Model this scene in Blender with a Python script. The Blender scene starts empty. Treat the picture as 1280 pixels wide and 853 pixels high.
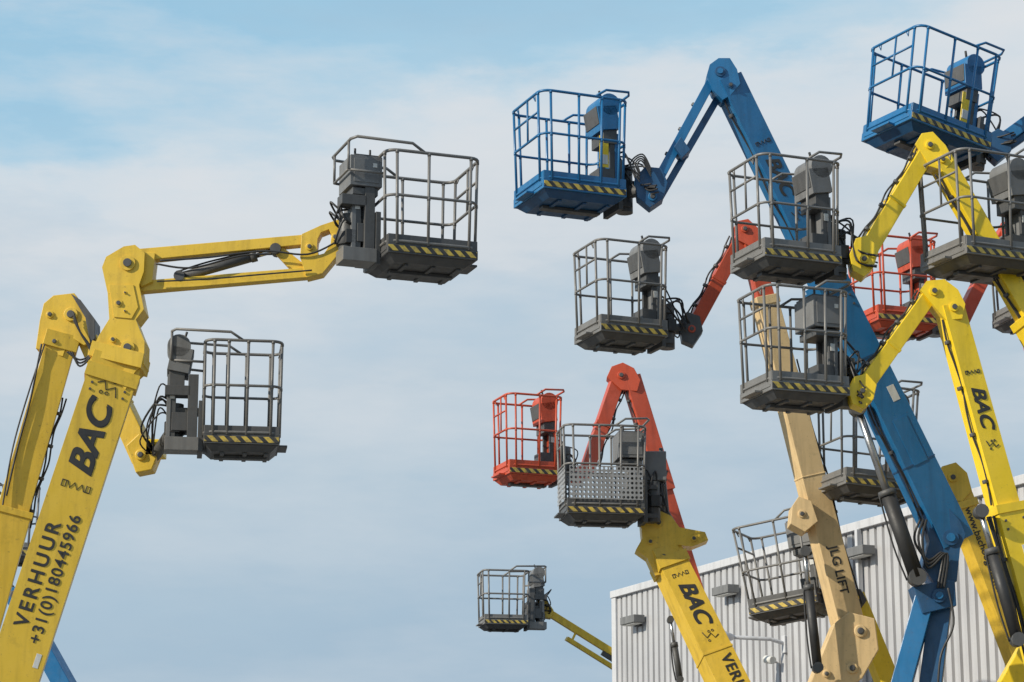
import bpy, bmesh, math, random
from mathutils import Vector, Matrix
random.seed(4)
R = math.radians
scene = bpy.context.scene
FPX = 85/36*1280
PITCH = R(13.5)
CAM = Vector((0, 0, 1.7))
CS, SN = math.cos(PITCH), math.sin(PITCH)

def P(px, py, D):
    """survey point -> world metres, at distance D (world Y)"""
    u = (px-640)/FPX; v = (426.5-py)/FPX
    d = Vector((u, CS - v*SN, SN + v*CS))
    return CAM + d*(D/d.y)
def M_(px, D): return px*D/FPX

# ------------------------------------------------------------ materials
def nt(name):
    m = bpy.data.materials.new(name); m.use_nodes = True
    t = m.node_tree; t.nodes.clear()
    o = t.nodes.new('ShaderNodeOutputMaterial'); b = t.nodes.new('ShaderNodeBsdfPrincipled')
    t.links.new(b.outputs[0], o.inputs[0])
    return m, t, b
def noise(t, vec, scale, detail=5, rough=0.6):
    n = t.nodes.new('ShaderNodeTexNoise'); n.inputs['Scale'].default_value = scale
    n.inputs['Detail'].default_value = detail; n.inputs['Roughness'].default_value = rough
    t.links.new(vec, n.inputs['Vector']); return n.outputs['Fac']
def maprange(t, v, a, b, c, d):
    n = t.nodes.new('ShaderNodeMapRange'); t.links.new(v, n.inputs[0])
    for i, x in enumerate((a, b, c, d)): n.inputs[i+1].default_value = x
    return n.outputs[0]
def mix(t, f, a, b):
    n = t.nodes.new('ShaderNodeMix'); n.data_type = 'RGBA'
    if isinstance(f, (int, float)): n.inputs[0].default_value = f
    else: t.links.new(f, n.inputs[0])
    for s, x in ((6, a), (7, b)):
        if isinstance(x, tuple): n.inputs[s].default_value = (*x, 1)
        else: t.links.new(x, n.inputs[s])
    return n.outputs[2]
def math_(t, op, a, b=None):
    n = t.nodes.new('ShaderNodeMath'); n.operation = op
    for i, x in enumerate((a, b)):
        if x is None: continue
        if isinstance(x, (int, float)): n.inputs[i].default_value = x
        else: t.links.new(x, n.inputs[i])
    return n.outputs[0]
def paint(name, col, rough=0.42, grime=0.55, chips=0.5, metal=0.0):
    m, t, b = nt(name)
    tc = t.nodes.new('ShaderNodeTexCoord'); obj = tc.outputs['Object']
    mp = t.nodes.new('ShaderNodeMapping'); mp.inputs['Scale'].default_value = (9, 9, 0.9)
    t.links.new(obj, mp.inputs[0])
    n1 = noise(t, obj, 2.6, 6); n2 = noise(t, mp.outputs[0], 1.0, 5); n3 = noise(t, obj, 22, 8, 0.7); n4 = noise(t, obj, 7, 8, .7)
    dark = tuple(c*0.40+0.010 for c in col); fade = tuple(min(1, c*1.04+0.018) for c in col)
    c = mix(t, maprange(t, n1, .35, .7, 0, 1), col, fade)
    c = mix(t, math_(t, 'MULTIPLY', maprange(t, n2, .48, .75, 0, 1), grime), c, dark)
    c = mix(t, math_(t, 'MULTIPLY', maprange(t, n4, .55, .75, 0, .8), grime), c, dark)
    c = mix(t, math_(t, 'MULTIPLY', maprange(t, n3, .62, .68, 0, 1), chips), c, (0.08, 0.055, 0.04))
    t.links.new(c, b.inputs['Base Color'])
    t.links.new(maprange(t, n4, .3, .7, rough-.1, rough+.2), b.inputs['Roughness'])
    b.inputs['Metallic'].default_value = metal
    bp = t.nodes.new('ShaderNodeBump'); bp.inputs['Strength'].default_value = .15; bp.inputs['Distance'].default_value = .01
    t.links.new(n3, bp.inputs['Height']); t.links.new(bp.outputs[0], b.inputs['Normal'])
    return m
YEL = paint('yellow_paint_shaded_worn', (0.68, 0.445, 0.035), .40, .45, .5)  # shade of the turned boom mixed into the base; grime and chips are wear
YEL2 = paint('yellow_paint', (0.82, 0.57, 0.012), .34, .3, .35)
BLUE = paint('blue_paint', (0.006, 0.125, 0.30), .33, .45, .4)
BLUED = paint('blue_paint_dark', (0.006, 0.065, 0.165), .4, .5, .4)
RED = paint('red_paint', (0.48, 0.065, 0.022), .4, .5, .45)
CREAM = paint('cream_paint', (0.64, 0.46, 0.23), .5, .5, .5)
GREY = paint('grey_tube_paint', (0.155, 0.15, 0.142), .40, .5, .4)
DGREY = paint('dark_grey_steel', (0.065, 0.065, 0.065), .48, .6, .4)
MGREY = paint('grey_console_plastic', (0.15, 0.152, 0.153), .5, .5, .2)
BLACK = paint('black_rubber', (0.014, 0.014, 0.015), .5, .3, .0)
CHROME = paint('steel_rod', (0.45, 0.45, 0.45), .25, .4, .1, 1.0)
WHITE = paint('white_label', (0.6, 0.6, 0.57), .5, .5, .3)
PERF = paint('galvanised_panel', (0.26, 0.265, 0.27), .45, .5, .3)
TEXTM = paint('black_lettering', (0.02, 0.02, 0.02), .5, .1, .0)
def chevron():
    m, t, b = nt('hazard_stripes')
    tc = t.nodes.new('ShaderNodeTexCoord'); sp = t.nodes.new('ShaderNodeSeparateXYZ')
    t.links.new(tc.outputs['Object'], sp.inputs[0])
    s = math_(t, 'ADD', math_(t, 'ADD', sp.outputs[0], sp.outputs[1]), sp.outputs[2])
    f = math_(t, 'FRACT', math_(t, 'MULTIPLY', s, 7.5))
    g = math_(t, 'GREATER_THAN', f, .52)
    n = noise(t, tc.outputs['Object'], 9, 8, .7)
    c = mix(t, g, (0.58, 0.42, 0.07), (0.022, 0.022, 0.022))
    c = mix(t, maprange(t, n, .46, .68, 0, .85), c, (0.075, 0.07, 0.062))
    t.links.new(c, b.inputs['Base Color']); b.inputs['Roughness'].default_value = .55
    return m
CHEV = chevron()

# ------------------------------------------------------------ mesh helpers
class Part:
    def __init__(s, name, M=None):
        s.name = name; s.M = M or Matrix.Identity(4); s.bm = bmesh.new(); s.mats = []
    def mi(s, m):
        if m not in s.mats: s.mats.append(m)
        return s.mats.index(m)
    def hull8(s, lo, hi, mat):
        v = [s.bm.verts.new(p) for p in lo+hi]; k = s.mi(mat); n = len(lo)
        fs = [s.bm.faces.new(v[:n][::-1]), s.bm.faces.new(v[n:])]
        for i in range(n): fs.append(s.bm.faces.new((v[i], v[(i+1) % n], v[n+(i+1) % n], v[n+i])))
        for f in fs: f.material_index = k
        return fs
    def box(s, c, size, mat, rot=None):
        c = Vector(c); h = Vector(size)/2; rot = rot or Matrix.Identity(3)
        def q(z): return [c + rot@Vector((x*h.x, y*h.y, z*h.z)) for x, y in ((-1, -1), (1, -1), (1, 1), (-1, 1))]
        s.hull8(q(-1), q(1), mat)
    def taperbox(s, z0, x0, y0, z1, x1, y1, mat, cx=0, cy=0):
        def q(z, x, y): return [Vector((cx+a*x/2, cy+b*y/2, z)) for a, b in ((-1, -1), (1, -1), (1, 1), (-1, 1))]
        s.hull8(q(z0, x0, y0), q(z1, x1, y1), mat)
    def beam(s, A, B, w0, w1, d0, d1, mat, roll=0):
        a = (B-A).normalized(); n = a.cross(Vector((0, 1, 0))).normalized()
        n = Matrix.Rotation(R(roll), 3, a)@n; f = a.cross(n)
        def q(c, w, d): return [c+n*w*x/2+f*d*y/2 for x, y in ((-1, -1), (1, -1), (1, 1), (-1, 1))]
        s.hull8(q(A, w0, d0), q(B, w1, d1), mat)
        return dict(A=A, B=B, a=a, n=n, f=f, w0=w0, w1=w1, d0=d0, d1=d1)
    def tube(s, pts, r, mat, sides=10, closed=False, cap=True):
        pts = [Vector(p) for p in pts]; k = s.mi(mat); n = len(pts); rings = []
        up = None
        for i, p in enumerate(pts):
            if closed: d = pts[(i+1) % n]-pts[i-1]
            else: d = pts[min(i+1, n-1)]-pts[max(i-1, 0)]
            d.normalize()
            if up is None:
                up = Vector((0, 0, 1)) if abs(d.z) < .9 else Vector((1, 0, 0))
            u = up-d*up.dot(d)
            if u.length < 1e-4: u = d.orthogonal()
            u.normalize(); up = u; w = d.cross(u)
            rr = r[i] if isinstance(r, (list, tuple)) else r
            rings.append([s.bm.verts.new(p+(u*math.cos(t)+w*math.sin(t))*rr) for t in [2*math.pi*j/sides for j in range(sides)]])
        m = n if closed else n-1
        for i in range(m):
            a, b = rings[i], rings[(i+1) % n]
            for j in range(sides):
                f = s.bm.faces.new((a[j], a[(j+1) % sides], b[(j+1) % sides], b[j])); f.material_index = k; f.smooth = True
        if not closed and cap:
            f = s.bm.faces.new(rings[0][::-1]); f.material_index = k
            f = s.bm.faces.new(rings[-1]); f.material_index = k
    def hose(s, pts, r=.014, mat=None):
        pts = [Vector(p) for p in pts]; out = []
        q = [pts[0]]+pts+[pts[-1]]
        for i in range(1, len(q)-2):
            for t in [j/6 for j in range(6)]:
                a, b, c, d = q[i-1:i+3]
                out.append(.5*((2*b)+(c-a)*t+(2*a-5*b+4*c-d)*t*t+(3*b-a-3*c+d)*t**3))
        out.append(pts[-1]); s.tube(out, r, mat or BLACK, 6)
    def prism(s, poly, D, t, mat):
        pts = [P(x, y, D) for x, y in poly]
        s.hull8([p+Vector((0, t/2, 0)) for p in pts], [p-Vector((0, t/2, 0)) for p in pts], mat)
    def ring(s, outer, inner, D, t, mat):
        k = s.mi(mat); L = []
        for poly in (outer, inner):
            for sg in (-1, 1): L.append([s.bm.verts.new(P(x, y, D)+Vector((0, sg*t/2, 0))) for x, y in poly])
        of, ob, jf, jb = L; n = len(outer)
        for i in range(n):
            j = (i+1) % n
            for q in ((of[i], of[j], jf[j], jf[i]), (ob[j], ob[i], jb[i], jb[j]), (of[j], of[i], ob[i], ob[j]), (jf[i], jf[j], jb[j], jb[i])):
                f = s.bm.faces.new(q); f.material_index = k
    def pin(s, px, py, D, r, t, mat, cap=None):
        c = P(px, py, D); y = Vector((0, 1, 0))
        s.tube([c-y*t/2, c+y*t/2], M_(r, D), mat, 16)
        s.tube([c-y*(t/2+.02), c-y*(t/2-.01)], M_(r*.55, D), cap or DGREY, 12)
    def done(s, lift, bevel=.008):
        bmesh.ops.recalc_face_normals(s.bm, faces=s.bm.faces)
        me = bpy.data.meshes.new(s.name); s.bm.to_mesh(me); s.bm.free()
        for m in s.mats: me.materials.append(m)
        o = bpy.data.objects.new(s.name, me); scene.collection.objects.link(o)
        if bevel:
            b = o.modifiers.new('bevel', 'BEVEL'); b.width = bevel; b.segments = 2; b.limit_method = 'ANGLE'; b.angle_limit = R(50)
        if lift is not None:
            o.parent = lift; o.matrix_basis = Matrix.Translation(-lift.location)@s.M
        else: o.matrix_basis = s.M
        return o

def new_lift(name, base):
    e = bpy.data.objects.new(name, None); e.empty_display_size = .5
    e.location = base; scene.collection.objects.link(e); return e
def decal(lift, fr, s, t, across, size, mat=TEXTM, shear=0, bold=0, name='lettering', sx=1, sp=1):
    """painted lettering; heavy letters are struck several times, each a hair above the last"""
    reps = [(0, 0)] if not bold else [(-bold, -bold*.6), (bold, -bold*.6), (-bold, bold*.6), (bold, bold*.6), (0, 0)]
    for i, (ox, oy) in enumerate(reps):
        cu = bpy.data.curves.new(name, 'FONT'); cu.body = s; cu.size = size; cu.align_x = 'CENTER'; cu.align_y = 'CENTER'
        cu.extrude = .001; cu.offset = .008*size; cu.shear = shear; cu.space_character = sp; cu.materials.append(mat)
        o = bpy.data.objects.new(name, cu); scene.collection.objects.link(o)
        dd = fr['d0']*(1-t)+fr['d1']*t
        loc = fr['A'].lerp(fr['B'], t)+fr['n']*(across+oy*size)+fr['a']*ox*size+fr['f']*(dd/2+.003+.0008*i)
        m = Matrix((fr['a']*sx, fr['n'], fr['f'])).transposed().to_4x4(); m.translation = loc
        o.parent = lift; o.matrix_basis = Matrix.Translation(-lift.location)@m
def doodle(part, fr, t, w, mat=TEXTM):
    """little linkage pictogram painted next to the lettering"""
    dd = fr['d0']*(1-t)+fr['d1']*t
    c = fr['A'].lerp(fr['B'], t)+fr['f']*(dd/2+.003)
    def q(x, y): return c+fr['a']*x*w+fr['n']*y*w
    part.tube([q(-.4, -.6), q(.2, -.4), q(-.1, .1), q(.4, .3), q(.2, .7)], .007, mat, 6)
    for x, y in ((-.3, .35), (-.3, 0), (.5, -.3)):
        part.tube([q(x+.1*math.cos(a), y+.1*math.sin(a)) for a in [i*math.pi/4 for i in range(8)]], .005, mat, 5, closed=True)
def zigzag(part, fr, t, w, mat=TEXTM):
    dd = fr['d0']*(1-t)+fr['d1']*t
    c = fr['A'].lerp(fr['B'], t)+fr['f']*(dd/2+.003)
    def q(x, y): return c+fr['a']*x*w+fr['n']*y*w
    part.tube([q(-.2, -.9), q(-.2, -.55), q(.2, -.35), q(-.2, -.12), q(.2, .12), q(-.2, .35), q(.2, .55), q(.2, .9)], .006, mat, 6)
    for sg in (-1, 1): part.tube([q(-.2, sg*.9), q(.2, sg*.9), q(.2, sg*.65), q(-.2, sg*.65)], .006, mat, 6, closed=True)
def to_ground(A, B, z=1.75):
    d = B-A; return A+d*((z-A.z)/d.z)

def chassis(lift, x, y, mat, ang=0):
    M = Matrix.Translation((x, y, 0))@Matrix.Rotation(R(ang), 4, 'Z')
    p = Part('chassis', M)
    p.taperbox(.42, 2.3, 1.0, .9, 2.1, 1.1, DGREY)
    for sx in (-.8, .8):
        p.box((sx, 0, .45), (.16, 1.7, .16), DGREY)
        for sy in (-.85, .85):
            g = 1 if sy > 0 else -1
            p.tube([(sx, sy-g*.17, .45), (sx, sy-g*.13, .45), (sx, sy+g*.10, .45), (sx, sy+g*.15, .45)], [.40, .45, .45, .39], BLACK, 24)
            p.tube([(sx, sy, .45), (sx, sy+g*.17, .45)], .22, mat, 16)
    p.tube([(0, 0, .9), (0, 0, 1.05)], .45, DGREY, 24)
    p.taperbox(1.05, 1.9, 1.1, 1.7, 1.7, 1.0, mat)
    p.taperbox(1.15, .5, 1.3, 1.75, .4, 1.2, DGREY, cx=-.85)
    p.box((.1, 0, 1.75), (.5, .5, .5), mat)
    p.done(lift, .03)

# ------------------------------------------------------------ basket
def rr(W, D, z, r=.13, n=4):
    pts = []
    for cx, cy, a0 in ((W/2-r, D/2-r, 0), (-W/2+r, D/2-r, 90), (-W/2+r, -D/2+r, 180), (W/2-r, -D/2+r, 270)):
        for i in range(n+1):
            a = R(a0+90*i/n); pts.append(Vector((cx+r*math.cos(a), cy+r*math.sin(a), z)))
    return pts
def basket(lift, cx, cy, D, W, Dp, yaw, s, col, jib, tilt=0, tiltx=0, out=False, con='round', cmat=None, panel=False, H=1.1, labels=False, deck=None, tr=.0175, cony=0.0, fl=1.06, np_=3, mid=.52, pan=None, outx=.27):
    M = Matrix.Translation(P(cx, cy, D))@Matrix.Rotation(R(yaw), 4, 'Z')@Matrix.Rotation(R(tilt), 4, 'Y')@Matrix.Rotation(R(tiltx), 4, 'X')
    cmat = cmat or MGREY; deck = deck or col; pan = pan or DGREY
    c = Part('guard_rails', M)
    c.tube(rr(W*fl, Dp*fl, H), tr, col, closed=True)
    c.tube(rr(W*(1+(fl-1)*mid), Dp*(1+(fl-1)*mid), H*mid), tr*.9, col, closed=True)
    c.tube(rr(W, Dp, .03), tr*.9, col, closed=True)
    def post(x, y, lo=0, hi=H):
        c.tube([(x, y, lo), (x*(1+(fl-1)*hi/H), y*(1+(fl-1)*hi/H), hi)], tr*.92, col)
        for z_ in (hi*mid, hi):   # weld beads at the rails
            k_ = 1+(fl-1)*z_/H; c.tube([(x*k_, y*k_, z_-.035), (x*k_, y*k_, z_+.0)], tr*1.12, col, 8)
    e = .11
    for sy in (-1, 1):
        for i in range(np_):
            x = -W/2+e+(W-2*e)*i/(np_-1)+(.06*s if 0 < i < np_-1 else 0); post(x, sy*Dp/2)
    for y in (-Dp/2+e, Dp/2-e):
        post(-W/2, y); post(W/2, y)
    # gate bars at the entry end
    gx = -s*W/2*(1+(fl-1)*.78)
    c.tube([(gx, -Dp/2+e, H*.78), (gx, Dp/2-e, H*.78)], tr*.8, col)
    c.tube([(gx, -.05, H*mid), (gx*1.01, -.05, H)], tr*.75, col)
    for y in (-Dp*.3, Dp*.25): c.tube([(-s*W/2*fl, y, H), (-s*(W/2*fl-.02), y+.03, H-.07), (-s*W/2*fl, y+.06, H)], .008, col, 6)
    # kicked top rail protecting the console
    X = s*(W/2*fl); xo = X+s*(.40 if out else .06)
    c.tube([(X-s*.45, -Dp/2*fl, H), (X-s*.3, -Dp/2*fl, H+.1), (xo-s*.05, -Dp/2*fl+.03, H+.12), (xo, -Dp/2*fl+.14, H+.12),
            (xo, Dp/2*fl-.14, H+.12), (xo-s*.05, Dp/2*fl-.03, H+.12), (X-s*.3, Dp/2*fl, H+.1), (X-s*.45, Dp/2*fl, H)], tr*.9, col)
    if out:
        c.tube([(X, -Dp/2*.7, H*.78), (xo, -Dp/2*.7+.05, H*.8), (xo, Dp/2*.7-.05, H*.8), (X, Dp/2*.7, H*.78)], tr*.85, col)
        for y in (-Dp*.3, Dp*.3): c.tube([(xo, y, H*.8), (xo, y, H+.12)], tr*.8, col)
    c.done(lift, 0)
    d = Part('platform', M)
    d.box((0, 0, -.055), (W, Dp, .11), deck)
    d.taperbox(-.19, W*.78, Dp*.76, -.112, W*.96, Dp*.94, pan)
    for x in (-.25, 0.05, .33): d.box((x*W, 0, -.202), (.05, Dp*.70, .022), pan)
    d.box((0, 0, -.214), (W*.7, .12, .04), DGREY)
    t = .018
    for sy in (-1, 1):
        d.box((0, sy*(Dp/2-t/2-.002), .055), (W-.01, t, .11), deck)
        d.box((0, sy*(Dp/2+.003), -.055), (W*.985, .008, .07), CHEV)
    for sx in (-1, 1):
        d.box((sx*(W/2-t/2-.002), 0, .055), (t, Dp-.05, .11), deck)
        d.box((sx*(W/2+.003), 0, -.055), (.01, Dp*.9, .03), deck)
    d.box((-s*(W/2+.05), 0, -.09), (.10, .36, .025), deck)
    d.done(lift, .007)
    if panel:
        g = Part('perforated_panel', M); k = g.mi(PERF)
        def sheet(o, u, L, Hh):
            nx, nz = int(L/.06), int(Hh/.06); sx, sz = L/nx, Hh/nz
            for i in range(nx):
                for j in range(nz):
                    cc = o+u*(i+.5)*sx+Vector((0, 0, (j+.5)*sz)); oo = []; ii = []
                    for q in range(8):
                        a = q*math.pi/4; ca, sa = math.cos(a), math.sin(a); mm = max(abs(ca), abs(sa))
                        oo.append(g.bm.verts.new(cc+u*ca/mm*sx/2+Vector((0, 0, sa/mm*sz/2))))
                        ii.append(g.bm.verts.new(cc+u*ca*.0205+Vector((0, 0, sa*.0205))))
                    for q in range(8):
                        r_ = (q+1) % 8; f = g.bm.faces.new((oo[q], oo[r_], ii[r_], ii[q])); f.material_index = k
        sheet(Vector((-W/2+.03, -Dp/2-.024, .09)), Vector((1, 0, 0)), W-.06, .47)
        sheet(Vector((-W/2+.03, Dp/2+.024, .09)), Vector((1, 0, 0)), W-.06, .47)
        sheet(Vector((-W/2-.024, -Dp/2+.03, .09)), Vector((0, 1, 0)), Dp-.06, .47)
        g.done(lift, 0)
    # console
    k = Part('control_console', M)
    xc = s*(W/2+outx) if out else s*(W/2-.15)
    yc = cony
    k.box((xc+s*.12, yc, .36), (.05, .34, .78), cmat)
    k.box((xc+s*.08, yc-.14, .42), (.09, .045, .86), DGREY)
    k.box((xc+s*.08, yc+.14, .42), (.09, .045, .86), DGREY)
    rot = Matrix.Rotation(R(-s*10), 3, 'Y')
    if con == 'round':
        k.box((xc, yc, .93), (.26, .42, .30), cmat, rot)
        k.tube([(xc+s*.02, yc-.21, 1.10), (xc+s*.02, yc+.21, 1.10)], .14, cmat, 20)
        k.box((xc-s*.135, yc, .95), (.02, .38, .22), DGREY, rot)
        k.tube([(xc-s*.04, yc-.08, 1.2), (xc-s*.07, yc-.08, 1.3)], .015, BLACK, 8)
        k.box((xc+s*.03, yc, .70), (.18, .36, .18), DGREY)
    else:
        k.box((xc, yc, .90), (.38, .48, .36), cmat)
        k.box((xc-s*.02, yc, 1.09), (.32, .42, .03), DGREY)
        k.box((xc, yc-.243, .90), (.3, .01, .28), MGREY)
        k.box((xc+.1, yc-.25, .97), (.05, .01, .05), WHITE)
        k.box((xc, yc, .66), (.30, .42, .08), DGREY)
        for a in (-.1, .08): k.tube([(xc+a, yc-.1, 1.1), (xc+a, yc-.1, 1.2)], .014, BLACK, 8)
    if labels:
        k.box((xc-s*.05, yc-.170, .50), (.12, .01, .40), YEL2)
        k.box((xc-s*.05, yc-.178, .40), (.09, .008, .12), WHITE)
    else:
        k.box((xc+s*.08, yc-.168, .50), (.06, .008, .09), WHITE)
    k.box((xc-s*.02, yc-.03, .18), (.2, .3, .22), DGREY)
    k.done(lift, .02)
    # mount + rotator
    m = Part('basket_mount', M)
    xm = s*(W/2+.035); xr = s*(W/2+(.34 if out else .19))
    m.box((xm, 0, .12), (.06, .46, .62), DGREY)
    m.box(((xm+xr)/2, 0, .33), (abs(xr-xm)+.1, .24, .06), DGREY)
    m.box(((xm+xr)/2, 0, -.08), (abs(xr-xm)+.1, .24, .06), DGREY)
    m.tube([(xr, 0, -.16), (xr, 0, .42)], .10, DGREY, 16)
    m.tube([(xr, 0, .05), (xr, 0, .2)], .125, BLACK, 16)
    m.box((xr, -.13, .13), (.12, .08, .16), BLACK)
    if out:
        m.box((xm+s*.1, -.02, .30), (.12, .4, .9), DGREY)
        m.box((xm+s*.22, -.1, -.1), (.4, .3, .16), GREY)
        m.box((xr-s*.02, -.12, .55), (.3, .2, .12), DGREY)
    J = M.inverted()@jib
    rc = Vector((xr, 0, .12)); a = (J-rc)
    if a.length > .05:
        m.tube([rc, J], [.085, .07], DGREY, 12)
    for i in range(7):
        o = Vector((random.uniform(-.05, .05), random.uniform(-.16, .0), random.uniform(-.05, .1)))
        st = Vector((xc+s*.12, yc+random.uniform(-.12, .12), random.uniform(.25, .6)))
        md = (st+J)/2+Vector((s*random.uniform(.08, .25), -.1, random.uniform(-.35, .28)))
        m.hose([st, st+Vector((s*.12, -.05, random.uniform(-.05, .12))), md, J+o, J+o+a.normalized()*.25], random.choice((.011, .014)))
    m.done(lift, .01)

def arm(part, a, b, D0, D1, w0, w1, mat, d=None, roll=0, tog=False):
    A = P(*a, D0); B = P(*b, D1)
    if tog: B = to_ground(A, B)
    W0, W1 = M_(w0, D0), M_(w1, D1)
    return part.beam(A, B, W0, W1, (d or .8)*W0, (d or .8)*W1, mat, roll)
def collar(part, fr, t, L, ex, mat):
    c = fr['A'].lerp(fr['B'], t); w = fr['w0']*(1-t)+fr['w1']*t+ex; d = fr['d0']*(1-t)+fr['d1']*t+ex
    a, n, f = fr['a'], fr['n'], fr['f']
    def q(z): return [c+a*z+n*w*x/2+f*d*y/2 for x, y in ((-1, -1), (1, -1), (1, 1), (-1, 1))]
    part.hull8(q(-L/2), q(L/2), mat)
def sticker(part, fr, t, across, L, H, mat, proud=.004):
    dd = fr['d0']*(1-t)+fr['d1']*t; c = fr['A'].lerp(fr['B'], t)+fr['n']*across+fr['f']*(dd/2)
    a, n, f = fr['a'], fr['n'], fr['f']
    part.hull8([c+a*x*L/2+n*y*H/2-f*.004 for x, y in ((-1, -1), (1, -1), (1, 1), (-1, 1))],
               [c+a*x*L/2+n*y*H/2+f*proud for x, y in ((-1, -1), (1, -1), (1, 1), (-1, 1))], mat)
def bolts(part, fr, t, n=2, sp=.1, mat=DGREY):
    d = fr['d0']*(1-t)+fr['d1']*t; c = fr['A'].lerp(fr['B'], t)+fr['f']*d/2
    for i in range(n):
        for j in (-1, 1):
            p = c+fr['a']*(i*sp)+fr['n']*j*fr['w0']*.33
            part.tube([p, p+fr['f']*.015], .016, mat, 6)
def ram(part, a, b, D, r, frac=.55, mat=BLACK, off=-.0):
    A = P(*a, D)+Vector((0, off, 0)); B = P(*b, D)+Vector((0, off, 0)); c = A.lerp(B, frac); rm = M_(r, D)
    part.tube([A, c], rm, mat, 14); part.tube([c-(B-A).normalized()*.05, c+(B-A).normalized()*.02], rm*1.15, DGREY, 14)
    part.tube([c, B], rm*.5, CHROME, 12)
    for q in (A, B): part.tube([q-Vector((0, .09, 0)), q+Vector((0, .09, 0))], rm*1.1, DGREY, 12)
    n = (B-A).normalized().cross(Vector((0, 1, 0)))
    part.hose([A+n*rm*1.3, A.lerp(c, .4)+n*rm*1.5, c+n*rm*1.1], .011)
def sidehose(part, fr, t0, t1, side, n=2, r=.013, clips=True):
    for i in range(n):
        pts = []
        for k in range(9):
            t = t0+(t1-t0)*k/8; w = fr['w0']*(1-t)+fr['w1']*t; d = fr['d0']*(1-t)+fr['d1']*t
            pts.append(fr['A'].lerp(fr['B'], t)+fr['n']*side*(w/2+.015+.03*i+.02*math.sin(k*1.7+i))+fr['f']*d*.2)
        part.hose(pts, r)
    for k in range(4):
        t = t0+(t1-t0)*(k+.5)/4; w = fr['w0']*(1-t)+fr['w1']*t; d = fr['d0']*(1-t)+fr['d1']*t
        c = fr['A'].lerp(fr['B'], t)+fr['n']*side*(w/2+.03)+fr['f']*d*.2
        part.tube([c-fr['a']*.02, c+fr['a']*.02], .035, DGREY, 8)

LIFT = 'articulated_boom_lift'
# ---- L1 big yellow, left
D = 27
b = to_ground(P(148, 450, D), P(15, 853, D))
L = new_lift(LIFT, (b.x, b.y, 0))
p = Part('main_boom')
fr = p.beam(b, P(148, 450, D), .58, .56, .46, .44, YEL, 10)
def tpos(fr, px, py, D):
    q = P(px, py, D)-fr['A']; return q.dot(fr['a'])/(fr['B']-fr['A']).length
collar(p, fr, .965, .16, .05, YEL); collar(p, fr, tpos(fr, 30, 800, D)-.12, .03, .012, YEL)
bolts(p, fr, .93, 2, .08)
p.prism([(131, 340), (136, 327), (158, 314), (172, 312), (184, 322), (183, 345), (177, 362), (183, 392), (173, 405), (178, 418), (184, 432), (183, 460), (172, 470), (160, 492), (117, 447), (127, 425), (140, 404), (138, 372)], D, .40, YEL)
p.prism([(120, 432), (184, 448), (180, 466), (115, 450)], D, .50, YEL)
p.prism([(140, 362), (170, 362), (176, 390), (168, 404), (146, 402)], D, .43, YEL)
for x, y, r in ((163, 335, 10), (152, 385, 5), (163, 440, 9), (145, 430, 4), (160, 372, 2), (160, 395, 2)): p.pin(x, y, D, r, .45, YEL)
decal(L, fr, 'BAC', tpos(fr, 110, 552, D), 0, .40, shear=.3, bold=.03, sx=1.08)
tV = tpos(fr, 48, 720, D)
decal(L, fr, 'VERHUUR', tV, .09, .225, bold=.014, sp=1.3)
decal(L, fr, '+31(0)180445966', tV, -.11, .185, bold=.006, sp=1.12)
doodle(p, fr, tpos(fr, 131, 489, D), .19); zigzag(p, fr, tpos(fr, 91, 610, D), .18)
sticker(p, fr, tpos(fr, 20, 820, D), -.2, .16, .06, WHITE)
p.done(L, .02)
p = Part('upper_arm')
arm(p, (166, 322), (388, 301), D, D, 16, 13, YEL, 1.3)
arm(p, (176, 360), (392, 342), D, D, 14, 13, YEL, 1.3)
p.ring([(378, 296), (402, 285), (426, 277), (431, 292), (428, 316), (404, 345), (384, 350), (376, 325)],
       [(398, 302), (402, 294), (412, 290), (415, 297), (414, 308), (406, 320), (399, 322), (397, 312)], D, .22, YEL)
p.prism([(176, 318), (196, 320), (192, 356), (178, 362)], D, .26, YEL)
p.pin(176, 340, D, 6, .3, YEL)
for x, y in ((388, 312), (420, 300)): p.pin(x, y, D, 5, .26, YEL)
p.prism([(330, 303), (345, 303), (385, 335), (380, 344), (365, 340)], D, .08, YEL)
p.hose([P(200, 326, D-.14), P(260, 322, D-.14), P(330, 314, D-.14), P(385, 318, D-.14), P(425, 300, D-.14)], .013)
p.hose([P(196, 352, D-.14), P(260, 349, D-.14), P(330, 343, D-.14), P(390, 338, D-.14)], .011)
p.done(L, .012)
p = Part('hydraulic_cylinder'); ram(p, (225, 347), (345, 313), D, 6.5, .78, DGREY)
p.hose([P(195, 330, D-.15), P(240, 335, D-.17), P(300, 320, D-.17), P(340, 318, D-.15)], .012); p.done(L, 0)
basket(L, 525, 322, 27, 1.08, .98, 20, -1, GREY, P(430, 300, D), out=True, con='box', deck=DGREY, tr=.02, np_=3, fl=1.04, outx=.19)
chassis(L, b.x, b.y, YEL, 20)

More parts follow.
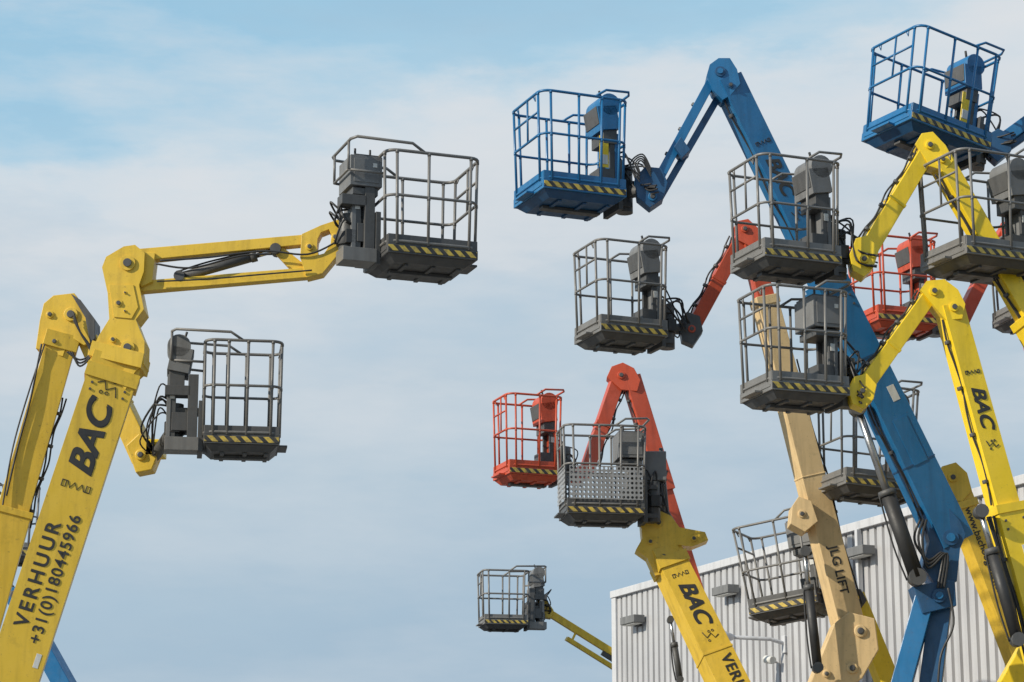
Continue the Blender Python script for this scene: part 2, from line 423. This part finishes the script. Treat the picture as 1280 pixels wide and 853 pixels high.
# ---- L2 yellow behind left
D = 29
b = to_ground(P(78, 420, D), P(-20, 730, D))
L = new_lift(LIFT, (b.x, b.y, 0))
p = Part('main_boom')
fr = p.beam(P(78, 425, D), P(12, 655, D), .36, .38, .36, .38, YEL, -12)
fr2 = p.beam(P(16, 640, D), to_ground(P(78, 425, D), P(12, 655, D)), .46, .5, .46, .5, YEL, -12)
collar(p, fr, .02, .2, .06, YEL); collar(p, fr2, .004, .08, .04, YEL)
p.prism([(58, 384), (70, 374), (96, 371), (112, 392), (122, 410), (120, 432), (108, 436), (90, 425), (82, 450), (48, 440), (53, 405)], D, .36, YEL)
p.prism([(92, 372), (104, 380), (122, 404), (122, 428), (116, 434), (110, 402)], D, .4, DGREY)
p.pin(92, 398, D, 9, .42, YEL); p.pin(66, 398, D, 5, .40, YEL); p.pin(72, 432, D, 5, .44, YEL)
for k in range(3):
    p.hose([P(84+3*k, 440, D-.25), P(100, 450+4*k, D-.25), P(113+k, 440, D-.25), P(100, 415, D-.25), P(92, 392+4*k, D-.25)], .014)
p.hose([P(52, 430, D-.25), P(38, 500, D-.25), P(22, 560, D-.25), P(8, 620, D-.25)], .014)
p.hose([P(56, 430, D-.25), P(36, 490, D-.25), P(16, 560, D-.25), P(2, 640, D-.25)], .012)
sidehose(p, fr, .3, 1, 1, 2)
p.done(L, .015)
p = Part('jib_arm')
frj = arm(p, (112, 425), (182, 575), D, D, 26, 30, YEL, .9, 10); collar(p, frj, .55, .04, .02, YEL)
p.prism([(160, 560), (176, 545), (190, 553), (200, 570), (192, 590), (172, 594)], D, .3, YEL)
p.box(P(195, 562, D), (.22, .3, .2), YEL2)
p.pin(178, 572, D, 7, .36, YEL)
p.done(L, .012)
basket(L, 301, 551, 28.5, .90, .72, 8, -1, GREY, P(192, 572, D), out=True, con='round', deck=DGREY, H=1.15, tr=.019, fl=1.02, np_=4, outx=.30)
chassis(L, b.x, b.y, YEL, -15)

# ---- small blue lift hidden at left
D = 40
L = new_lift(LIFT, (0, 0, 0)); A = P(20, 745, D); b = to_ground(P(20, 745, D), P(75, 845, D)); L.location = (b.x, b.y, 0)
p = Part('main_boom'); p.beam(A, b, .28, .34, .28, .34, BLUE, 15)
p.pin(20, 745, D, 10, .3, BLUE); p.done(L, .012)
basket(L, 5, 690, D, 1.0, .8, 12, -1, GREY, A, H=1.05); chassis(L, b.x, b.y, BLUE)

# ---- L3 blue centre
D = 29
A0, B0 = P(908, 100, 28.3), P(1190, 680, D)
base = to_ground(P(1178, 700, D), P(1128, 860, D))
L = new_lift(LIFT, (base.x, base.y, 0))
p = Part('main_boom')
fr = p.beam(A0, A0.lerp(B0, .5), .31, .31, .30, .30, BLUE, -14)
fr2 = p.beam(A0.lerp(B0, .44), B0, .40, .43, .38, .40, BLUE, -14)
collar(p, fr2, .03, .12, .04, BLUE); collar(p, fr2, .3, .02, .012, BLUED); collar(p, fr2, .7, .02, .012, BLUED)
bolts(p, fr2, .08, 2, .12); sticker(p, fr2, .45, .08, .2, .1, WHITE); sticker(p, fr2, .62, 0, .6, .2, BLUE, .01)
p.prism([(886, 86), (897, 78), (911, 78), (920, 92), (924, 110), (912, 124), (902, 130), (890, 118), (882, 100)], 28.3, .30, BLUE)
p.pin(899, 95, 28.3, 7, .34, BLUED, BLUE); p.pin(912, 112, 28.3, 4, .34, BLUED)
decal(L, fr, 'BAC', tpos(fr, 966, 226, 28.5), 0, .24, shear=.3, bold=.026, sx=1.1)
doodle(p, fr, tpos(fr, 988, 273, 28.5), .12); zigzag(p, fr, tpos(fr, 948, 184, 28.5), .11)
sidehose(p, fr2, .1, .95, -1, 2); sidehose(p, fr, .05, .8, -1, 1)
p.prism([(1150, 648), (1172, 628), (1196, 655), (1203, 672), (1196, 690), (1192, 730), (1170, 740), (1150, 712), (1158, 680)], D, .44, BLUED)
p.pin(1184, 676, D, 10, .5, BLUED, BLUE); p.pin(1160, 705, D, 7, .5, BLUED)
for k in range(3):
    p.hose([P(1150+4*k, 650, D-.3), P(1143+5*k, 675, D-.35), P(1160, 700+5*k, D-.33), P(1178+3*k, 692, D-.3), P(1172+4*k, 735, D-.3)], .016)
p.done(L, .014)
p = Part('jib_arm')
arm(p, (812, 245), (890, 100), 28, 28.3, 13, 12, BLUE, 1.2, 5)
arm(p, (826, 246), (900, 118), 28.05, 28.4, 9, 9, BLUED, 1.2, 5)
p.prism([(793, 226), (806, 212), (826, 214), (834, 232), (828, 252), (812, 263), (796, 250)], 28, .24, BLUED)
p.prism([(842, 188), (850, 176), (862, 192), (852, 202)], 28.1, .3, BLUED)
p.pin(815, 250, 28, 6, .3, BLUE)
for k in range(4):
    p.hose([P(800, 228-4*k, 27.8), P(788+3*k, 205, 27.8), P(803, 193+3*k, 27.8), P(814, 212+3*k, 27.8)], .011)
sidehose(p, dict(A=P(812, 245, 28), B=P(890, 100, 28.3), a=Vector((.47, 0, .88)), n=Vector((-.85, 0, -.45)), f=Vector((0, -1, 0)), w0=.1, w1=.1, d0=.2, d1=.2), .05, .9, 1, 1)
p.done(L, .01)
p = Part('riser_arm')
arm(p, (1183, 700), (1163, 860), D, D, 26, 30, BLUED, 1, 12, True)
arm(p, (1160, 735), (1126, 860), D-.1, D-.1, 24, 28, BLUE, 1, 12, True)
p.prism([(1138, 735), (1190, 728), (1192, 760), (1150, 770)], D-.05, .4, BLUED)
p.pin(1170, 748, D-.05, 9, .5, BLUED, BLUE)
p.hose([P(1185, 735, D-.35), P(1192, 780, D-.38), P(1176, 820, D-.36), P(1172, 870, D-.36)], .016)
p.done(L, .014)
p = Part('hydraulic_cylinder'); ram(p, (1146, 722), (1072, 510), D-.35, 10, .5); p.done(L, 0)
basket(L, 712, 243, 28, 1.08, .95, 22, 1, BLUE, P(800, 240, 28), con='round', cmat=BLUE, deck=BLUE, pan=BLUED, cony=-.1, labels=True, np_=4)
chassis(L, base.x, base.y, BLUE, 70)

# ---- L4 blue top right
D = 28.8
A, B = P(1345, 105, D), P(1450, 420, D+1)
b = to_ground(A, B); L = new_lift(LIFT, (b.x, b.y, 0))
p = Part('main_boom'); p.beam(A, b, .3, .42, .3, .42, BLUE, -10); p.pin(1345, 108, D, 12, .4, BLUE); p.done(L, .014)
p = Part('jib_arm')
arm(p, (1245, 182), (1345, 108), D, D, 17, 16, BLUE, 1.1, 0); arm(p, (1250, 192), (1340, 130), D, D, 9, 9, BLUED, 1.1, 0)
p.prism([(1232, 172), (1246, 164), (1262, 172), (1262, 192), (1245, 206), (1234, 196)], D, .22, BLUED); p.done(L, .01)
basket(L, 1158, 172, 28.5, 1.22, 1.02, 28, 1, BLUE, P(1240, 182, D), tilt=10, con='round', cmat=BLUE, deck=BLUE, pan=BLUED, labels=True, np_=4, H=1.14)
chassis(L, b.x, b.y, BLUE, 40)

# ---- L5 yellow + grey basket
D = 27.4
A, B = P(1174, 200, D), P(1290, 405, D)
b = to_ground(A, B); L = new_lift(LIFT, (b.x, b.y, 0))
p = Part('main_boom'); fr = p.beam(A, A.lerp(b, .32), .23, .23, .24, .24, YEL2, -15)
fr2 = p.beam(A.lerp(b, .22), b, .32, .38, .32, .38, YEL2, -15); collar(p, fr2, .005, .1, .03, YEL2)
sidehose(p, fr, .05, .9, -1, 2)
p.prism([(1142, 184), (1150, 171), (1164, 169), (1180, 186), (1190, 205), (1178, 218), (1160, 212)], D, .26, YEL2)
p.pin(1160, 186, D, 6, .32, YEL2); p.pin(1176, 204, D, 5, .32, YEL2)
p.done(L, .012)
p = Part('jib_arm'); frj = arm(p, (1076, 325), (1160, 186), 27.2, D, 24, 21, YEL2, 1.0, 12)
p.prism([(1060, 322), (1068, 302), (1082, 298), (1098, 312), (1090, 338), (1078, 350), (1064, 342)], 27.2, .27, YEL2)
p.pin(1078, 328, 27.2, 6, .32, YEL2); sidehose(p, frj, .1, .95, 1, 2); collar(p, frj, .5, .04, .02, YEL2)
p.done(L, .012)
basket(L, 982, 325, 27, 1.0, .86, 22, 1, GREY, P(1066, 325, 27.2), con='round', cony=-.05, np_=3, mid=.48)
chassis(L, b.x, b.y, YEL2, 30)

# ---- L6 grey basket far right
D = 27.5
A = P(1335, 330, D); T = P(1420, 190, D); b = to_ground(T, P(1480, 500, D)); L = new_lift(LIFT, (b.x+2, b.y-2, 0))
b = Vector((b.x+2, b.y-2, 1.75))
p = Part('main_boom'); p.beam(T, b, .3, .4, .3, .4, YEL2); p.pin(1420, 190, D, 12, .3, YEL2); p.done(L, .012)
p = Part('jib_arm'); p.beam(A, T, .2, .2, .2, .2, YEL2); p.done(L, .012)
basket(L, 1229, 324, D-.2, 1.12, .95, 24, 1, GREY, A, con='round', H=1.14, mid=.5); chassis(L, b.x, b.y, YEL2, 10)

# ---- L7 yellow + grey basket
D = 27.2
A = P(1186, 384, D); B = P(1285, 745, D); b = to_ground(A, B); L = new_lift(LIFT, (b.x, b.y, 0))
p = Part('main_boom'); fr = p.beam(A, A.lerp(b, .42), .27, .29, .25, .27, YEL2, -16)
fr2 = p.beam(A.lerp(b, .34), b, .35, .4, .33, .38, YEL2, -16); collar(p, fr2, .01, .1, .03, YEL2); bolts(p, fr2, .04)
p.prism([(1148, 366), (1156, 355), (1178, 353), (1195, 366), (1204, 384), (1200, 402), (1180, 404), (1166, 388)], D, .28, YEL2)
p.pin(1165, 368, D, 6, .34, YEL2); p.pin(1190, 388, D, 6, .34, YEL2)
decal(L, fr, 'BAC', tpos(fr, 1213, 514, D), 0, .23, shear=.3, bold=.026, sx=1.1)
zigzag(p, fr, tpos(fr, 1204, 470, D), .10); doodle(p, fr, tpos(fr, 1226, 560, D), .11)
sticker(p, fr2, .12, .05, .14, .1, WHITE)
sidehose(p, fr2, .02, .9, -1, 3, .016); sidehose(p, fr, .05, .8, -1, 1); p.done(L, .012)
p = Part('jib_arm'); frj = arm(p, (1074, 490), (1162, 368), 27, D, 21, 19, YEL2, 1.0, 12)
p.prism([(1058, 490), (1066, 474), (1082, 470), (1094, 484), (1090, 502), (1078, 514), (1064, 508)], 27, .26, YEL2)
p.pin(1076, 492, 27, 6, .3, YEL2); sidehose(p, frj, .1, .95, 1, 2); collar(p, frj, .45, .04, .02, YEL2); p.done(L, .012)
p = Part('hydraulic_cylinder'); ram(p, (1272, 800), (1226, 640), D-.3, 8, .7); p.done(L, 0)
basket(L, 993, 488, 27, .98, .84, 20, 1, GREY, P(1066, 490, 27), con='box', np_=4, mid=.55)
chassis(L, b.x, b.y, YEL2, 80)

# ---- L8 red jib, cream boom
D = 31
A = P(934, 292, D); K = P(1060, 782, D+.4)
b = to_ground(P(1062, 790, D+.4), P(1020, 900, D+.4)); L = new_lift(LIFT, (b.x, b.y, 0))
p = Part('main_boom'); fr = p.beam(A, A.lerp(K, .3), .22, .24, .22, .24, RED, -12)
fr2 = p.beam(A.lerp(K, .17), K, .29, .35, .29, .33, CREAM, -12); collar(p, fr2, .01, .12, .03, CREAM); collar(p, fr2, .55, .02, .015, CREAM)
p.prism([(915, 290), (920, 280), (934, 277), (946, 288), (950, 304), (938, 312), (922, 304)], D, .26, RED); p.pin(930, 290, D, 5, .32, RED)
p.prism([(988, 636), (996, 624), (1012, 630), (1020, 655), (1004, 668), (986, 658)], D+.2, .42, CREAM)
p.pin(1000, 646, D+.2, 5, .46, CREAM)
decal(L, fr2, 'JLG LIFT', tpos(fr2, 1044, 714, D+.3), 0, .17, bold=.012, sp=1.05)
sidehose(p, fr2, .2, .95, 1, 2); p.done(L, .012)
p = Part('jib_arm'); frj = arm(p, (864, 412), (930, 291), D, D, 18, 18, RED, 1.0, 12)
p.prism([(848, 405), (858, 392), (874, 398), (878, 416), (866, 434), (852, 428)], D, .22, DGREY); p.pin(864, 414, D, 5, .26, RED)
sidehose(p, frj, .1, .9, 1, 2); collar(p, frj, .5, .04, .02, RED); p.done(L, .01)
p = Part('riser_arm')
p.prism([(1040, 782), (1058, 768), (1090, 776), (1095, 815), (1075, 850), (1050, 870), (1000, 880), (1022, 826)], D+.4, .5, CREAM)
p.pin(1072, 792, D+.4, 8, .56, CREAM); p.pin(1062, 838, D+.4, 7, .56, CREAM); p.pin(1030, 845, D+.4, 5, .56, CREAM)
p.beam(P(1040, 850, D+.4), b, .4, .45, .4, .45, CREAM); p.done(L, .014)
p = Part('hydraulic_cylinder'); ram(p, (1022, 835), (1006, 690), D-.1, 6, .7); p.done(L, 0)
basket(L, 776, 416, 30.5, .95, .86, 22, 1, GREY, P(852, 412, D), con='round', cony=-.05, np_=3)
chassis(L, b.x, b.y, CREAM, 60)

# ---- L9 red far right
D = 34
A = P(1258, 286, D); b = to_ground(A, P(1345, 620, D-2)); L = new_lift(LIFT, (b.x, b.y, 0))
p = Part('main_boom'); p.beam(A, b, .26, .4, .26, .4, RED, -12); p.pin(1256, 288, D, 8, .34, RED); p.done(L, .012)
p = Part('jib_arm'); arm(p, (1190, 425), (1256, 290), 33.5, D, 18, 17, RED, 1, 12)
p.prism([(1176, 418), (1186, 402), (1202, 408), (1200, 430), (1186, 440)], 33.5, .24, RED); p.done(L, .012)
basket(L, 1117, 402, 33, .95, .85, 20, 1, RED, P(1180, 418, 33.5), con='round', cmat=RED, deck=RED, pan=RED); chassis(L, b.x, b.y, RED, 10)

# ---- L10 red centre
D = 38
A = P(788, 472, D); B = P(846, 662, D); b = to_ground(A, B); L = new_lift(LIFT, (b.x, b.y, 0))
p = Part('main_boom'); fr = p.beam(A, A.lerp(b, .22), .27, .27, .27, .27, RED, -14); p.beam(A.lerp(b, .18), b, .2, .24, .2, .24, RED, -14)
p.prism([(758, 474), (764, 461), (778, 456), (792, 463), (800, 478), (796, 492), (776, 490)], D, .32, RED); p.pin(776, 472, D, 5, .38, RED); sidehose(p, fr, .1, .9, -1, 1); p.done(L, .012)
p = Part('jib_arm'); frj = arm(p, (732, 592), (772, 474), D-.3, D, 17, 17, RED, 1, 12); collar(p, frj, .5, .06, .03, RED); sidehose(p, frj, .1, .9, -1, 2)
p.beam(P(715, 597, D-.5), P(734, 590, D-.3), .22, .22, .2, .2, RED); p.done(L, .012)
basket(L, 659, 590, 37, .86, .76, 20, 1, RED, P(716, 597, D-.5), con='round', cmat=RED, deck=RED, pan=RED, H=1.14); chassis(L, b.x, b.y, RED, 30)

# ---- L11 yellow, perforated basket
D = 34
A = P(829, 690, D); B = P(915, 865, D-.5); b = to_ground(A, B); L = new_lift(LIFT, (b.x, b.y, 0))
p = Part('main_boom'); fr = p.beam(A, b, .42, .50, .42, .48, YEL, -14); collar(p, fr, .04, .16, .05, YEL); collar(p, fr, .30, .03, .02, YEL)
p.prism([(800, 656), (806, 644), (816, 638), (838, 648), (848, 662), (880, 668), (884, 678), (864, 686), (846, 684), (854, 702), (846, 716), (818, 722), (808, 700), (794, 690), (802, 676)], D, .40, YEL)
p.pin(822, 656, D, 6, .46, YEL); p.pin(866, 676, D, 4, .46, YEL); p.pin(828, 700, D, 8, .46, YEL); p.pin(812, 680, D, 4, .46, YEL)
decal(L, fr, 'BAC', tpos(fr, 866, 766, D), .0, .32, shear=.3, bold=.028, sx=1.05)
doodle(p, fr, tpos(fr, 887, 809, D), .16); zigzag(p, fr, tpos(fr, 847, 729, D), .13)
decal(L, fr, 'VERHUUR', tpos(fr, 924, 880, D), .06, .22, bold=.012, sp=1.1)
p.done(L, .015)
p = Part('jib_arm'); p.beam(P(824, 605, D-.2), P(822, 650, D), .16, .2, .16, .2, DGREY)
p.box(P(818, 585, D-.2), (.32, .34, .42), MGREY)
p.tube([P(826, 560, D), P(834, 640, D+.1), P(846, 660, D+.1)], .03, DGREY); p.done(L, .012)
p = Part('hydraulic_cylinder'); ram(p, (850, 850), (838, 775), D+.5, 4, .6, DGREY); p.done(L, 0)
basket(L, 752, 638, 33.6, 1.10, .74, 8, 1, GREY, P(822, 615, D-.2), con='box', panel=True, deck=DGREY, H=1.14, np_=4)
chassis(L, b.x, b.y, YEL, 30)

# ---- L12 small distant
D = 55
A = P(676, 760, D); b = to_ground(A, P(790, 831, D+.6)); L = new_lift(LIFT, (b.x, b.y, 0))
p = Part('main_boom'); p.beam(A, b, .16, .18, .2, .2, YEL)
off = Vector((-.12, 0, -.26)); q0 = A.lerp(b, .06); p.beam(q0+off, b+off, .10, .12, .2, .2, YEL)
for i in range(9):
    t = .07+i*.07; p.beam(A.lerp(b, t), A.lerp(b, t+(.035 if i % 2 else -.0))+off, .05, .05, .16, .16, YEL)
p.beam(A.lerp(b, .12)+Vector((0, -.02, -.13)), b+Vector((0, -.02, -.13)), .16, .16, .1, .1, DGREY)
p.prism([(672, 752), (684, 752), (692, 764), (688, 774), (674, 772)], D, .3, YEL); p.done(L, .01)
basket(L, 629, 777, 54.6, 1.0, .85, 10, 1, GREY, P(672, 760, D), con='round', out=True, tr=.022); chassis(L, b.x, b.y, YEL)

# ---- L13 yellow, right back
D = 31
A = P(1190, 602, D); B = P(1266, 800, D); b = to_ground(A, B); L = new_lift(LIFT, (b.x, b.y, 0))
p = Part('main_boom'); fr = p.beam(A, b, .30, .34, .28, .32, YEL, -14)
collar(p, fr, .06, .1, .04, YEL)
p.prism([(1168, 600), (1175, 586), (1192, 581), (1206, 594), (1212, 616), (1200, 630), (1184, 628), (1174, 618)], D, .34, YEL); p.pin(1188, 600, D, 6, .4, YEL)
decal(L, fr, 'www.bachoogwerkers.nl', tpos(fr, 1226, 700, D), 0, .135, TEXTM, bold=.006)
sidehose(p, fr, .1, .9, 1, 2); p.done(L, .012)
p = Part('jib_arm'); p.beam(P(1150, 622, D), P(1182, 606, D), .16, .2, .2, .22, YEL); p.done(L, .012)
basket(L, 1083, 606, 31, 1.0, .86, 18, 1, GREY, P(1150, 620, D), con='round', tilt=3, H=1.22, fl=1.1, mid=.42); chassis(L, b.x, b.y, YEL, 100)
p = Part('riser_arm'); p.beam(P(1296, 800, D-1), to_ground(P(1296, 800, D-1), P(1262, 860, D-1)), .3, .34, .3, .3, YEL2); p.done(L, .012)

# ---- L14 grey tilted basket, low right
D = 33.5
A = P(1066, 745, D); b = to_ground(A, P(1112, 860, D)); L = new_lift(LIFT, (b.x, b.y, 0))
p = Part('main_boom'); p.beam(A, b, .26, .32, .26, .32, YEL2, -12)
p.prism([(1050, 748), (1058, 738), (1074, 738), (1082, 752), (1072, 766), (1056, 764)], D, .3, DGREY); p.pin(1066, 750, D, 6, .34, YEL2); p.done(L, .012)
basket(L, 990, 756, 33, .98, .88, -24, 1, GREY, P(1056, 748, D), tilt=-8, con='box', deck=DGREY, fl=1.12, mid=.45); chassis(L, b.x, b.y, YEL2, 10)

# ---- small grey one at the right edge
D = 33
A = P(1350, 405, D); b = to_ground(A, P(1400, 600, D-3)); L = new_lift(LIFT, (b.x, b.y, 0))
p = Part('main_boom'); p.beam(A, b, .26, .4, .26, .4, CREAM); p.done(L, .012)
basket(L, 1294, 396, D, .94, .80, 15, 1, GREY, A); chassis(L, b.x, b.y, CREAM)

# ------------------------------------------------------------ warehouse
c0 = P(773, 741, 48.5); c1 = P(1280, 593, 35.6)
roof_z = (c0.z+c1.z)/2
u = Vector((c1.x-c0.x, c1.y-c0.y, 0)); vis = u.length; u.normalize(); inn = Vector((-u.y, u.x, 0))
if inn.x < 0: inn = -inn
o0 = Vector((c0.x, c0.y, 0)); LEN, DEP = 20.5, 26
m, t, bs = nt('corrugated_cladding'); tc = t.nodes.new('ShaderNodeTexCoord')
n1 = noise(t, tc.outputs['Object'], .7, 6); mp = t.nodes.new('ShaderNodeMapping'); mp.inputs['Scale'].default_value = (5, 5, .25)
t.links.new(tc.outputs['Object'], mp.inputs[0]); n2 = noise(t, mp.outputs[0], 1.5, 5)
c = mix(t, maprange(t, n1, .35, .7, 0, 1), (.43, .432, .445), (.50, .502, .51)); c = mix(t, maprange(t, n2, .48, .8, 0, .6), c, (.27, .27, .27))
t.links.new(c, bs.inputs['Base Color']); bs.inputs['Roughness'].default_value = .45; bs.inputs['Metallic'].default_value = .1; CLAD = m
TRIM = paint('light_trim', (.5, .51, .53), .45, .4, .05)
W = new_lift('corrugated_metal_warehouse', o0)
def cladding(start, d, L_, outn, name, z1):
    g = Part(name); k = g.mi(CLAD); pitch = .235; n = int(L_/pitch); prof = []
    for i in range(n):
        s = i*pitch
        for a, dd in ((0, 0), (.055, 0), (.07, .06), (.22, .06)): prof.append((s+a, dd))
    lo = [g.bm.verts.new(start+d*s+outn*e) for s, e in prof]; hi = [g.bm.verts.new(start+d*s+outn*e+Vector((0, 0, z1))) for s, e in prof]
    for i in range(len(prof)-1):
        f = g.bm.faces.new((lo[i], lo[i+1], hi[i+1], hi[i])); f.material_index = k
    return g.done(W, 0)
cladding(o0, u, LEN, -inn, 'long_wall', roof_z-.1)
cladding(o0, inn, DEP, -u, 'end_wall', roof_z-.1)
g = Part('structure')
def obox(s0, s1, e0, e1, z0, z1, mat):
    q = [o0+u*s+inn*e for s, e in ((s0, e0), (s1, e0), (s1, e1), (s0, e1))]
    g.hull8([v+Vector((0, 0, z0)) for v in q], [v+Vector((0, 0, z1)) for v in q], mat)
obox(.1, LEN-.1, .1, DEP-.1, 0, roof_z-.15, CLAD)
obox(-.13, LEN, -.13, .12, roof_z-.14, roof_z, TRIM)
obox(-.13, .12, .125, DEP, roof_z-.14, roof_z-.003, TRIM)
obox(-.11, .08, -.11, .08, 0, roof_z-.145, TRIM)
obox(LEN*.46, LEN*.46+.08, -.18, -.09, 0, roof_z-.145, TRIM)
g.done(W, .008)
def wallpt(px, py):
    d = P(px, py, 40)-CAM; n = inn; k = (o0-CAM).dot(n)/d.dot(n); return CAM+d*k
rotw = Matrix((u, inn, Vector((0, 0, 1)))).transposed()
for px, py in ((803, 776), (920, 739), (1088, 691)):
    q = wallpt(px, py)-inn*.22
    e = new_lift('wall_floodlight', q); g = Part('lamp_housing'); g.box(q, (.62, .24, .15), MGREY, rotw); g.box(q-Vector((0, 0, .085)), (.54, .18, .02), WHITE, rotw)
    g.box(q+inn*.13+Vector((0, 0, -.02)), (.18, .10, .2), DGREY, rotw); g.done(e, .02)
q = wallpt(985, 806); e = new_lift('wall_bracket_lamp', q); g = Part('bracket_arm'); tip = q-inn*1.0-u*.15+Vector((0, 0, .10))
g.tube([q, q-inn*.35+Vector((0, 0, .08)), tip], .035, TRIM); g.tube([tip, tip-inn*.15, tip-inn*.55+Vector((0, 0, .02)), tip-inn*.7], [.05, .10, .11, .04], TRIM, 12)
g.box(q, (.12, .2, .3), TRIM, rotw); g.done(e, .01)
q = wallpt(975, 828); e = new_lift('security_camera', q); g = Part('camera_body'); g.tube([q, q-inn*.3], .02, TRIM); g.tube([q-inn*.28+Vector((0, 0, .04)), q-inn*.28-u*-.25], .07, WHITE, 12); g.done(e, .008)

# ------------------------------------------------------------ ground
m, t, bs = nt('asphalt'); tc = t.nodes.new('ShaderNodeTexCoord'); n = noise(t, tc.outputs['Object'], .6, 8, .7); n2 = noise(t, tc.outputs['Object'], 40, 4)
c = mix(t, maprange(t, n, .35, .7, 0, 1), (.05, .05, .052), (.085, .083, .08)); c = mix(t, maprange(t, n2, .5, .8, 0, .5), c, (.12, .12, .12))
t.links.new(c, bs.inputs['Base Color']); bs.inputs['Roughness'].default_value = .9
g = Part('ground'); k = g.mi(m)
vs = [g.bm.verts.new(v) for v in ((-3000, -3000, 0), (3000, -3000, 0), (3000, 3000, 0), (-3000, 3000, 0))]; g.bm.faces.new(vs); g.done(None, 0)
g = Part('concrete_yard')
cm = paint('concrete', (.25, .245, .23), .8, .5, .1)
vs = [g.bm.verts.new(v) for v in ((-30, 5, .004), (9, 5, .004), (9, 47, .004), (-30, 47, .004))]; g.bm.faces.new(vs); g.mi(cm); g.done(None, 0)

# ------------------------------------------------------------ light
sun_dir = Vector((-.78, -.42, .50)).normalized()   # towards sun
el = math.asin(sun_dir.z); az = math.atan2(sun_dir.x, sun_dir.y)
sd = bpy.data.lights.new('sun', 'SUN'); sd.energy = 4.7; sd.angle = R(.6); sd.color = (1, .92, .78)
so = bpy.data.objects.new('sun', sd); scene.collection.objects.link(so); so.rotation_euler = (-sun_dir).to_track_quat('-Z', 'Y').to_euler()
w = bpy.data.worlds.new('World'); scene.world = w; w.use_nodes = True; t = w.node_tree; t.nodes.clear()
out = t.nodes.new('ShaderNodeOutputWorld'); bg = t.nodes.new('ShaderNodeBackground'); t.links.new(bg.outputs[0], out.inputs[0]); bg.inputs[1].default_value = .1
sky = t.nodes.new('ShaderNodeTexSky'); sky.sky_type = 'NISHITA'; sky.sun_disc = False; sky.sun_elevation = el; sky.sun_rotation = az
tc = t.nodes.new('ShaderNodeTexCoord'); sp = t.nodes.new('ShaderNodeSeparateXYZ'); t.links.new(tc.outputs['Generated'], sp.inputs[0])
mp = t.nodes.new('ShaderNodeMapping'); mp.inputs['Scale'].default_value = (5, 5, 14); mp.inputs['Rotation'].default_value = (0, R(-6), 0); mp.inputs['Location'].default_value = (.3, 0, 1.3); t.links.new(tc.outputs['Generated'], mp.inputs[0])
n1 = noise(t, mp.outputs[0], 1.2, 7, .55); n2 = noise(t, mp.outputs[0], 4.2, 7, .6)
z = math_(t, 'SUBTRACT', sp.outputs[2], math_(t, 'MULTIPLY', sp.outputs[0], .17))
z = math_(t, 'ADD', z, math_(t, 'MULTIPLY', math_(t, 'SUBTRACT', n1, .5), .08))
z = math_(t, 'ADD', z, math_(t, 'MULTIPLY', math_(t, 'SUBTRACT', n2, .5), .05))
def lin(c): return [((x/255+.055)/1.055)**2.4 for x in c]
cr = t.nodes.new('ShaderNodeValToRGB'); cr.color_ramp.interpolation = 'B_SPLINE'
el_ = cr.color_ramp.elements
stops = [(0.06, (158, 184, 206)), (.14, (170, 193, 211)), (.20, (186, 204, 217)), (.25, (202, 213, 222)), (.29, (216, 222, 227)), (.318, (212, 222, 230)), (.334, (168, 208, 230)), (.42, (142, 193, 224)), (.55, (185, 203, 220)), (.9, (120, 155, 200))]
el_[0].position = stops[0][0]; el_[0].color = lin(stops[0][1])+[1]
el_[1].position = stops[-1][0]; el_[1].color = lin(stops[-1][1])+[1]
for p_, c_ in stops[1:-1]:
    e = el_.new(p_); e.color = lin(c_)+[1]
t.links.new(z, cr.inputs[0])
mp2 = t.nodes.new('ShaderNodeMapping'); mp2.inputs['Scale'].default_value = (5, 5, 19); mp2.inputs['Rotation'].default_value = (0, R(7), 0); mp2.inputs['Location'].default_value = (2.3, 4, .6); t.links.new(tc.outputs['Generated'], mp2.inputs[0])
n3 = noise(t, mp2.outputs[0], 1.1, 8, .58)
amt = maprange(t, sp.outputs[2], .15, .27, .35, 1)   # clouds thin out to haze towards the horizon
cc = mix(t, math_(t, 'MULTIPLY', maprange(t, n3, .46, .70, 0, .75), amt), cr.outputs[0], tuple(lin((224, 227, 230))))
cc = mix(t, math_(t, 'MULTIPLY', maprange(t, n3, .49, .30, 0, .55), amt), cc, tuple(lin((166, 196, 217))))
sc = t.nodes.new('ShaderNodeVectorMath'); sc.operation = 'SCALE'; sc.inputs['Scale'].default_value = 10; t.links.new(cc, sc.inputs[0])
c = mix(t, .96, sky.outputs[0], sc.outputs[0]); t.links.new(c, bg.inputs[0])

cd = bpy.data.cameras.new('camera'); cd.lens = 85; cd.sensor_width = 36; cd.clip_end = 8000; cd.clip_start = .1
co = bpy.data.objects.new('camera', cd); scene.collection.objects.link(co); co.location = CAM; co.rotation_euler = (math.pi/2+PITCH, 0, 0); scene.camera = co
scene.view_settings.view_transform = 'Standard'; scene.view_settings.look = 'None'; scene.view_settings.exposure = 0
